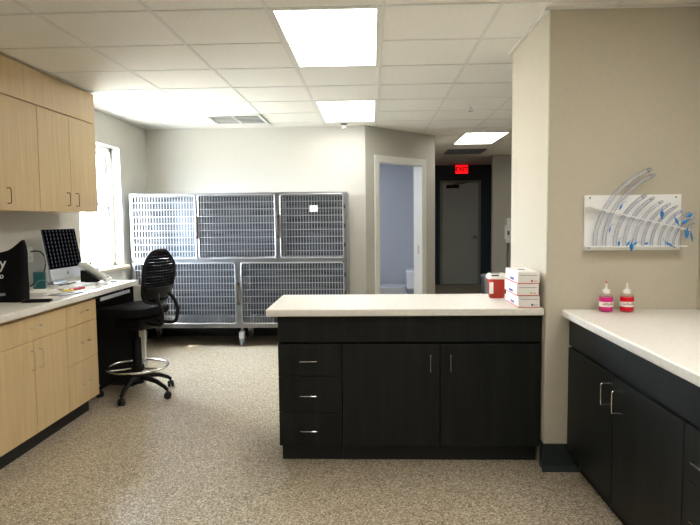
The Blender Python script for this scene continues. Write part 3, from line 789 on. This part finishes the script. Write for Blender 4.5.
# ------------------------------------------------------------------ boxes and sharps bin on the island
def syringe_box(z, x0, x1, yf, label, dot, rz, skew=0):
    cx, cy = (x0+x1)/2, yf+.15
    t = thing('supply_box', label, 'box', (cx, cy, z), rz=math.radians(rz), group='white boxes stacked on the island')
    w_ = (x1-x0)/2; h = .0655
    MB().box(-w_, w_, -.15, .15, 0, h, bev=.0015).build('carton', M['paper'], t, local=True)
    MB().box(-w_+.001, w_-.001, -.1512, -.1502, .001, .005).box(-w_-.0012, -w_-.0002, -.148, .148, .001, .0065).build('red_band', M['red'], t, local=True)
    MB().lathe([(.006, 0), (.006, .0012), (0, .0013)], (.018, -.1501, .016), 16, Matrix.Rotation(PI/2, 3, 'X')).build('round_mark', M[dot], t, local=True)
    m = MB(); x = -w_+.012
    for k in range(11):
        l = .004+.004*((k*7) % 3); m.box(x, x+l, -.1512, -.1502, .045, .0485); x += l+.0022
        if x > w_-.012: break
    m.box(.028, .047, -.1512, -.1502, .0135, .0165).build('print', M['grey_print'], t, local=True)
    m = MB().box(-w_-.0012, -w_-.0002, -.06, .03, .012, .026)
    m.build('side_mark', M['blueprint'], t, local=True)
    return t
syringe_box(CT+.0005, .803, .921, 3.292, 'lowest white supply box of the island stack, blue dot', 'blueprint', 0)
syringe_box(CT+.0665, .793, .913, 3.287, 'middle white supply box of the island stack, yellow dot', 'yellow', 0)
tb_ = syringe_box(CT+.1325, .800, .918, 3.292, 'topmost white supply box of the island stack, red dot', 'red', 0)
MB().lathe([(0, .0), (.022, 0), (.022, .0012), (0, .0013)], (0.0, .02, .0657), 20).build('blue_opening', M['blueprint'], tb_, local=True)

t = thing('sharps_container', 'red sharps container with white lid beside the white boxes', 'sharps container', (.772, 3.72, CT+.001))
m = MB()
def rr(hx, hy, r, z, n=5):
    out = []
    for cx, cy, a0 in ((hx-r, hy-r, 0), (-hx+r, hy-r, PI/2), (-hx+r, -hy+r, PI), (hx-r, -hy+r, 3*PI/2)):
        for k in range(n): out.append((cx+r*math.cos(a0+PI/2*k/(n-1)), cy+r*math.sin(a0+PI/2*k/(n-1)), z))
    return out
def loft(mb, rings):
    L_ = [[mb.bm.verts.new(p) for p in r_] for r_ in rings]
    for a, b in zip(L_, L_[1:]):
        for j in range(len(a)): mb.bm.faces.new((a[j], a[(j+1) % len(a)], b[(j+1) % len(a)], b[j]))
    mb.bm.faces.new(list(reversed(L_[0]))); mb.bm.faces.new(L_[-1]); mb.smooth = True; return mb
loft(m, [rr(.042, .036, .02, 0), rr(.045, .039, .022, .006), rr(.053, .046, .024, .118)]).build('bin', M['sharps'], t, local=True)
loft(MB(), [rr(.058, .05, .026, .119), rr(.060, .052, .026, .122), rr(.060, .052, .026, .136), rr(.052, .045, .022, .150), rr(.05, .043, .02, .151)]).build('lid', M['white'], t, local=True)
MB().box(-.04, .005, -.0505, -.047, .139, .147, R=Matrix.Rotation(-.6, 3, 'X')).box(-.034, .02, -.015, .02, .151, .1525).build('slot', M['black'], t, local=True)
MB().box(-.0525, -.028, -.0465, -.0425, .03, .1).build('highlight_strip', M['paper'], t, local=True)  # pale strip stands in for the highlight down the bin's left side

# ------------------------------------------------------------------ bottles
def bottle(x, label, liq, tip):
    t = thing('squeeze_bottle', label, 'bottle', (x, 3.165, RZ+.001), group='squeeze bottles on the counter')
    MB().lathe([(0, .0), (.031, 0), (.0345, .004), (.0345, .083), (.031, .091), (.017, .096), (.0165, .10)], (0, 0, 0), 28).build('bottle_body', M['bottle'], t, local=True)
    MB().lathe([(0, .004), (.029, .004), (.0335, .007), (.0335, .080), (0, .0802)], (0, 0, 0), 28).build('liquid', M[liq], t, local=True)
    MB().lathe([(.0349, .029), (.0351, .029), (.0351, .055), (.0349, .055)], (0, 0, 0), 28).build('paper_label', M['label'], t, local=True)
    m = MB()
    for k in range(7):
        a = -PI/2 - .75 + k*.25
        m.box(-.0026, .0026, -.0358, -.0352, .038, .038+.008+.003*(k % 3), R=Rz(a+PI/2), c=(0, 0, .04))
    m.build('writing', M['print'], t, local=True)
    MB().lathe([(.0185, .0965), (.0185, .112), (.016, .117), (.0085, .121), (.0065, .124), (.0032, .152), (0, .153)], (0, 0, 0), 20).build('nozzle_cap', M['white'], t, local=True)
    if tip: MB().ellipsoid((0, 0, .155), (.0052, .0052, .0065)).build('red_tip', M['red'], t, local=True)
bottle(1.231, 'squeeze bottle of magenta liquid with a red tip', 'pinkliq', True)
bottle(1.339, 'squeeze bottle of bright red liquid with a plain white tip', 'redliq', False)

# ------------------------------------------------------------------ tube rack on the wall
t = thing('tube_rack', 'white wall rack with a sloping shelf full of clear tubes', 'rack', (1.37, 3.195, 1.22))
KX0, KX1 = 1.117, 1.625
MB().box(KX0, KX1, 3.188, 3.1985, 1.221, 1.517, bev=.001).build('backplate', M['acrylic'], t)
for x in (KX0+.028, KX1-.028):
    for z in (1.236, 1.503): MB().lathe([(.0, 0), (.0045, 0), (.0035, .002), (0, .0022)], (x, 3.1875, z), 12, Matrix.Rotation(PI/2, 3, 'X')).build('screw', M['black'], t)
MB().box(KX0+.003, KX1, 3.105, 3.1875, 1.241, 1.246, bev=.001).build('bottom_shelf', M['acrylic'], t)
TY = 3.142
tubes = []   # base x, radius of bend, bend angle, tube radius
spec = [(1.158, .425, 68, .0082), (1.205, .40, 66, .0082), (1.262, .31, 56, .0078), (1.312, .295, 56, .0074), (1.362, .265, 58, .0070),
        (1.408, .25, 58, .0066), (1.452, .235, 58, .0062), (1.493, .21, 60, .0058), (1.530, .185, 62, .0054), (1.566, .16, 62, .0050), (1.598, .14, 58, .0047)]
def shelf_z(x): return 1.452 - (x-1.12)*.245
notch = []
sm = MB()
for (bx, R, A_, r) in spec:
    zs = shelf_z(bx); th = math.asin(min(.99, (zs-1.247)/R)); bx2 = bx + R*(1-math.cos(th)); notch.append((bx2-r*1.7-.005, bx2+r*3.2+.006))
xs = [KX0+.003] + [v for n_ in notch for v in n_] + [KX1+.008]
ang_s = math.atan(.245)
def slope_box(x0, x1, y0, y1):
    sm.prism([(x0, shelf_z(x0)), (x1, shelf_z(x1)), (x1, shelf_z(x1)+.005), (x0, shelf_z(x0)+.005)], (y0, y1), 'Y')
slope_box(KX0+.003, KX1+.008, 3.166, 3.1875); slope_box(KX0+.003, KX1+.008, 3.102, 3.112)
for i in range(0, len(xs), 2):
    if xs[i+1] > xs[i]: slope_box(xs[i], xs[i+1], 3.112, 3.166)
sm.build('sloping_shelf', M['acrylic'], t)
names = ['longest clear tube at the plain end of the wall rack, arching above it', 'long clear tube arching above the rack, second from the longest',
         'third clear tube from the longest in the wall rack', 'fourth clear tube from the longest, large blue balloon hanging at its foot', 'fifth clear tube from the longest in the wall rack',
         'middle clear tube of the wall rack, blue balloon above the sloping shelf', 'fifth clear tube from the shortest in the wall rack', 'fourth clear tube from the shortest in the wall rack',
         'third clear tube from the shortest in the wall rack', 'second shortest clear tube of the wall rack', 'shortest clear tube at the low end of the rack shelf']
# blue fittings: tube index -> list of (x, z, length, angle from vertical in degrees, thickness)
blues = {1: [(1.205, 1.335, .030, 12, .004)], 2: [(1.268, 1.452, .036, 25, .0055), (1.262, 1.262, .028, 0, .006)], 3: [(1.300, 1.262, .03, 35, .006), (1.318, 1.2465, .046, 0, .010)],
         4: [(1.345, 1.262, .022, 60, .006)], 5: [(1.392, 1.262, .022, 70, .006), (1.468, 1.412, .05, 0, .009)],
         8: [(1.555, 1.375, .05, -28, .006), (1.522, 1.254, .055, -60, .006)], 9: [(1.585, 1.372, .045, 55, .009), (1.606, 1.405, .034, 55, .010)], 10: [(1.608, 1.312, .055, 4, .0095), (1.632, 1.295, .06, -12, .005)]}
for i, (bx, R, A_, r) in enumerate(spec):
    tt = thing('breathing_tube', names[i], 'tube', (bx, TY, 1.247), group='clear breathing tubes in the wall rack')
    n = 22; pts = []
    for k in range(n+1):
        a = math.radians(A_)*k/n; pts.append((bx + R*(1-math.cos(a)), TY - .012*(k/n)**2, 1.2475 + R*math.sin(a)))
    MB().tube(pts, r*1.35, 14).build('tube', M['tubing'], tt)
    a = math.radians(A_); e = Vector(pts[-1]); d = Vector((math.sin(a), 0, math.cos(a)))
    MB().tube([e-d*.004, e+d*.008, e+d*.016], [r*1.25, r*1.25, r*1.0], 12).build('connector', M['tubing'], tt)
    lnp = [(p[0]+r*1.1, p[1]-r*.6, p[2]) for p in pts[3:18]]
    MB().tube(lnp, .0012, 5).build('pilot_line', M['alu'], tt)
    for (x, z, l, an, th) in blues.get(i, []):
        R3 = Matrix.Rotation(math.radians(an), 3, 'Y'); b = MB()
        y = 3.088 if i % 2 == 0 else 3.066
        b.lathe([(0, -l/2), (th*.45, -l/2), (th*.5, -l*.28), (th, -l*.2), (th, l*.22), (th*.5, l*.32), (th*.4, l/2), (0, l/2)], (x, y, z), 12, R3)
        b.tube([Vector((x, y, z)) + R3 @ Vector((0, 0, l/2)), Vector((x, y, z)) + R3 @ Vector((.004, 0, l/2+.012)), Vector((x, y, z)) + R3 @ Vector((.014, 0, l/2+.018))], .001, 5)
        b.build('pilot_balloon', M['blue'], tt)

for o_ in bpy.data.objects:
    if o_.parent is None and (o_.name.startswith('tube_rack') or o_.name.startswith('breathing_tube')): o_.location += Vector((.022, .06, 0))
# ------------------------------------------------------------------ beyond the island
t = thing('waste_bin', 'grey waste bin on the hall floor beyond the red container', 'bin', (1.96, 9.75, 0))
M['bin'] = mat('bin_grey', (160, 166, 178), .5)
loft(MB(), [rr(.15, .15, .03, 0), rr(.152, .152, .03, .01), rr(.165, .165, .03, .42)]).build('bin_body', M['bin'], t, local=True)
loft(MB(), [rr(.175, .175, .03, .421), rr(.175, .175, .03, .45), rr(.15, .15, .03, .475)]).build('lid', M['bin'], t, local=True)
t = thing('sanitizer_stand', 'white dispenser on a slim pole in front of the hall wall', 'dispenser', (2.355, 10.45, 0))
MB().lathe([(0, 0), (.15, 0), (.15, .012), (.02, .02), (0, .02)], (0, 0, 0), 28).build('base', M['grey'], t, local=True)
MB().lathe([(.0, .019), (.014, .019), (.014, 1.05), (0, 1.05)], (0, 0, 0), 14).build('pole', M['grey'], t, local=True)
MB().box(-.055, .055, -.06, .03, 1.02, 1.28, bev=.015).box(-.035, .05, -.07, .03, 1.28, 1.39, bev=.012).build('dispenser_body', M['white'], t, local=True)
MB().box(-.045, .045, -.085, -.05, .965, 1.03, bev=.008).build('nozzle', M['white'], t, local=True)
MB().box(-.02, .02, -.063, -.0605, 1.10, 1.17).build('window', M['grey'], t, local=True)
# toilet
t = thing('toilet', 'white toilet seen through the open restroom doorway', 'toilet', (.412, 9.0, 0), rz=-PI/2)
loft(MB(), [rr(.165, .085, .03, .36), rr(.175, .09, .03, .40), rr(.185, .095, .03, .60)]).build('tank', M['porcelain'], t, local=True).location.y = .19
loft(MB(), [rr(.195, .105, .03, .601), rr(.195, .105, .03, .62), rr(.185, .095, .03, .632)]).build('tank_lid', M['porcelain'], t, local=True).location.y = .19
m = MB()
def ell(a, b, z, cy): return [(a*math.cos(2*PI*k/24), cy + b*math.sin(2*PI*k/24), z) for k in range(24)]
loft(m, [ell(.11, .20, 0, -.02), ell(.10, .18, .10, -.02), ell(.13, .22, .26, -.1), ell(.18, .25, .35, -.15), ell(.185, .255, .37, -.15)]).build('bowl', M['porcelain'], t, local=True)
loft(MB(), [ell(.19, .25, .371, -.15), ell(.19, .25, .395, -.15)]).build('seat', M['porcelain'], t, local=True)
m = MB().tube([(-.15, .09, .56), (-.11, .08, .56)], .007, 8); m.build('flush_lever', M['chrome'], t, local=True)

# ------------------------------------------------------------------ light and sky
wd = bpy.data.worlds.new('World'); scene.world = wd; wd.use_nodes = True
bg = wd.node_tree.nodes['Background']; 
_N = wd.node_tree.nodes; _L = wd.node_tree.links
_tc = _N.new('ShaderNodeTexCoord'); _sp = _N.new('ShaderNodeSeparateXYZ'); _cr = _N.new('ShaderNodeValToRGB')
_mr = _N.new('ShaderNodeMapRange'); _mr.inputs['From Min'].default_value = -1; _mr.inputs['From Max'].default_value = 1
_cr.color_ramp.elements[0].position = .49; _cr.color_ramp.elements[0].color = (.42, .42, .40, 1)
_cr.color_ramp.elements[1].position = .53; _cr.color_ramp.elements[1].color = (.78, .89, 1, 1)
_L.new(_tc.outputs['Generated'], _sp.inputs[0]); _L.new(_sp.outputs['Z'], _mr.inputs['Value']); _L.new(_mr.outputs['Result'], _cr.inputs['Fac']); _L.new(_cr.outputs['Color'], bg.inputs['Color'])
bg.inputs['Strength'].default_value = 48.0
sun = bpy.data.lights.new('sun', 'SUN'); sun.energy = 10; sun.angle = .01; sun.color = (1, .96, .9)
so = bpy.data.objects.new('sun', sun); COL.objects.link(so); so.rotation_euler = Vector((.62, .70, -1)).to_track_quat('-Z', 'Y').to_euler()

# ------------------------------------------------------------------ camera
cd = bpy.data.cameras.new('camera'); cam = bpy.data.objects.new('camera', cd); COL.objects.link(cam)
YAW, PITCH, ROLL, FPX = .037432, .072943, -.010439, 595.4
fwd = Vector((-math.sin(YAW)*math.cos(PITCH), math.cos(YAW)*math.cos(PITCH), -math.sin(PITCH)))
rt = Vector((math.cos(YAW), math.sin(YAW), 0)); up = rt.cross(fwd)
r2 = rt*math.cos(ROLL) + up*math.sin(ROLL); u2 = -rt*math.sin(ROLL) + up*math.cos(ROLL)
mw = Matrix((r2, u2, -fwd)).transposed().to_4x4(); mw.translation = (0, 0, 1.404)
cam.matrix_world = mw
cd.sensor_width = 36; cd.sensor_fit = 'HORIZONTAL'; cd.lens = FPX/700*36; cd.clip_start = .05; cd.clip_end = 100
scene.camera = cam
scene.cycles.max_bounces = 10; scene.cycles.diffuse_bounces = 5; scene.cycles.transparent_max_bounces = 24
scene.cycles.use_denoising = True
scene.view_settings.view_transform = 'Standard'; scene.view_settings.look = 'None'; scene.view_settings.gamma = 1
scene.view_settings.use_curve_mapping = False
scene.view_settings.exposure = 1.18
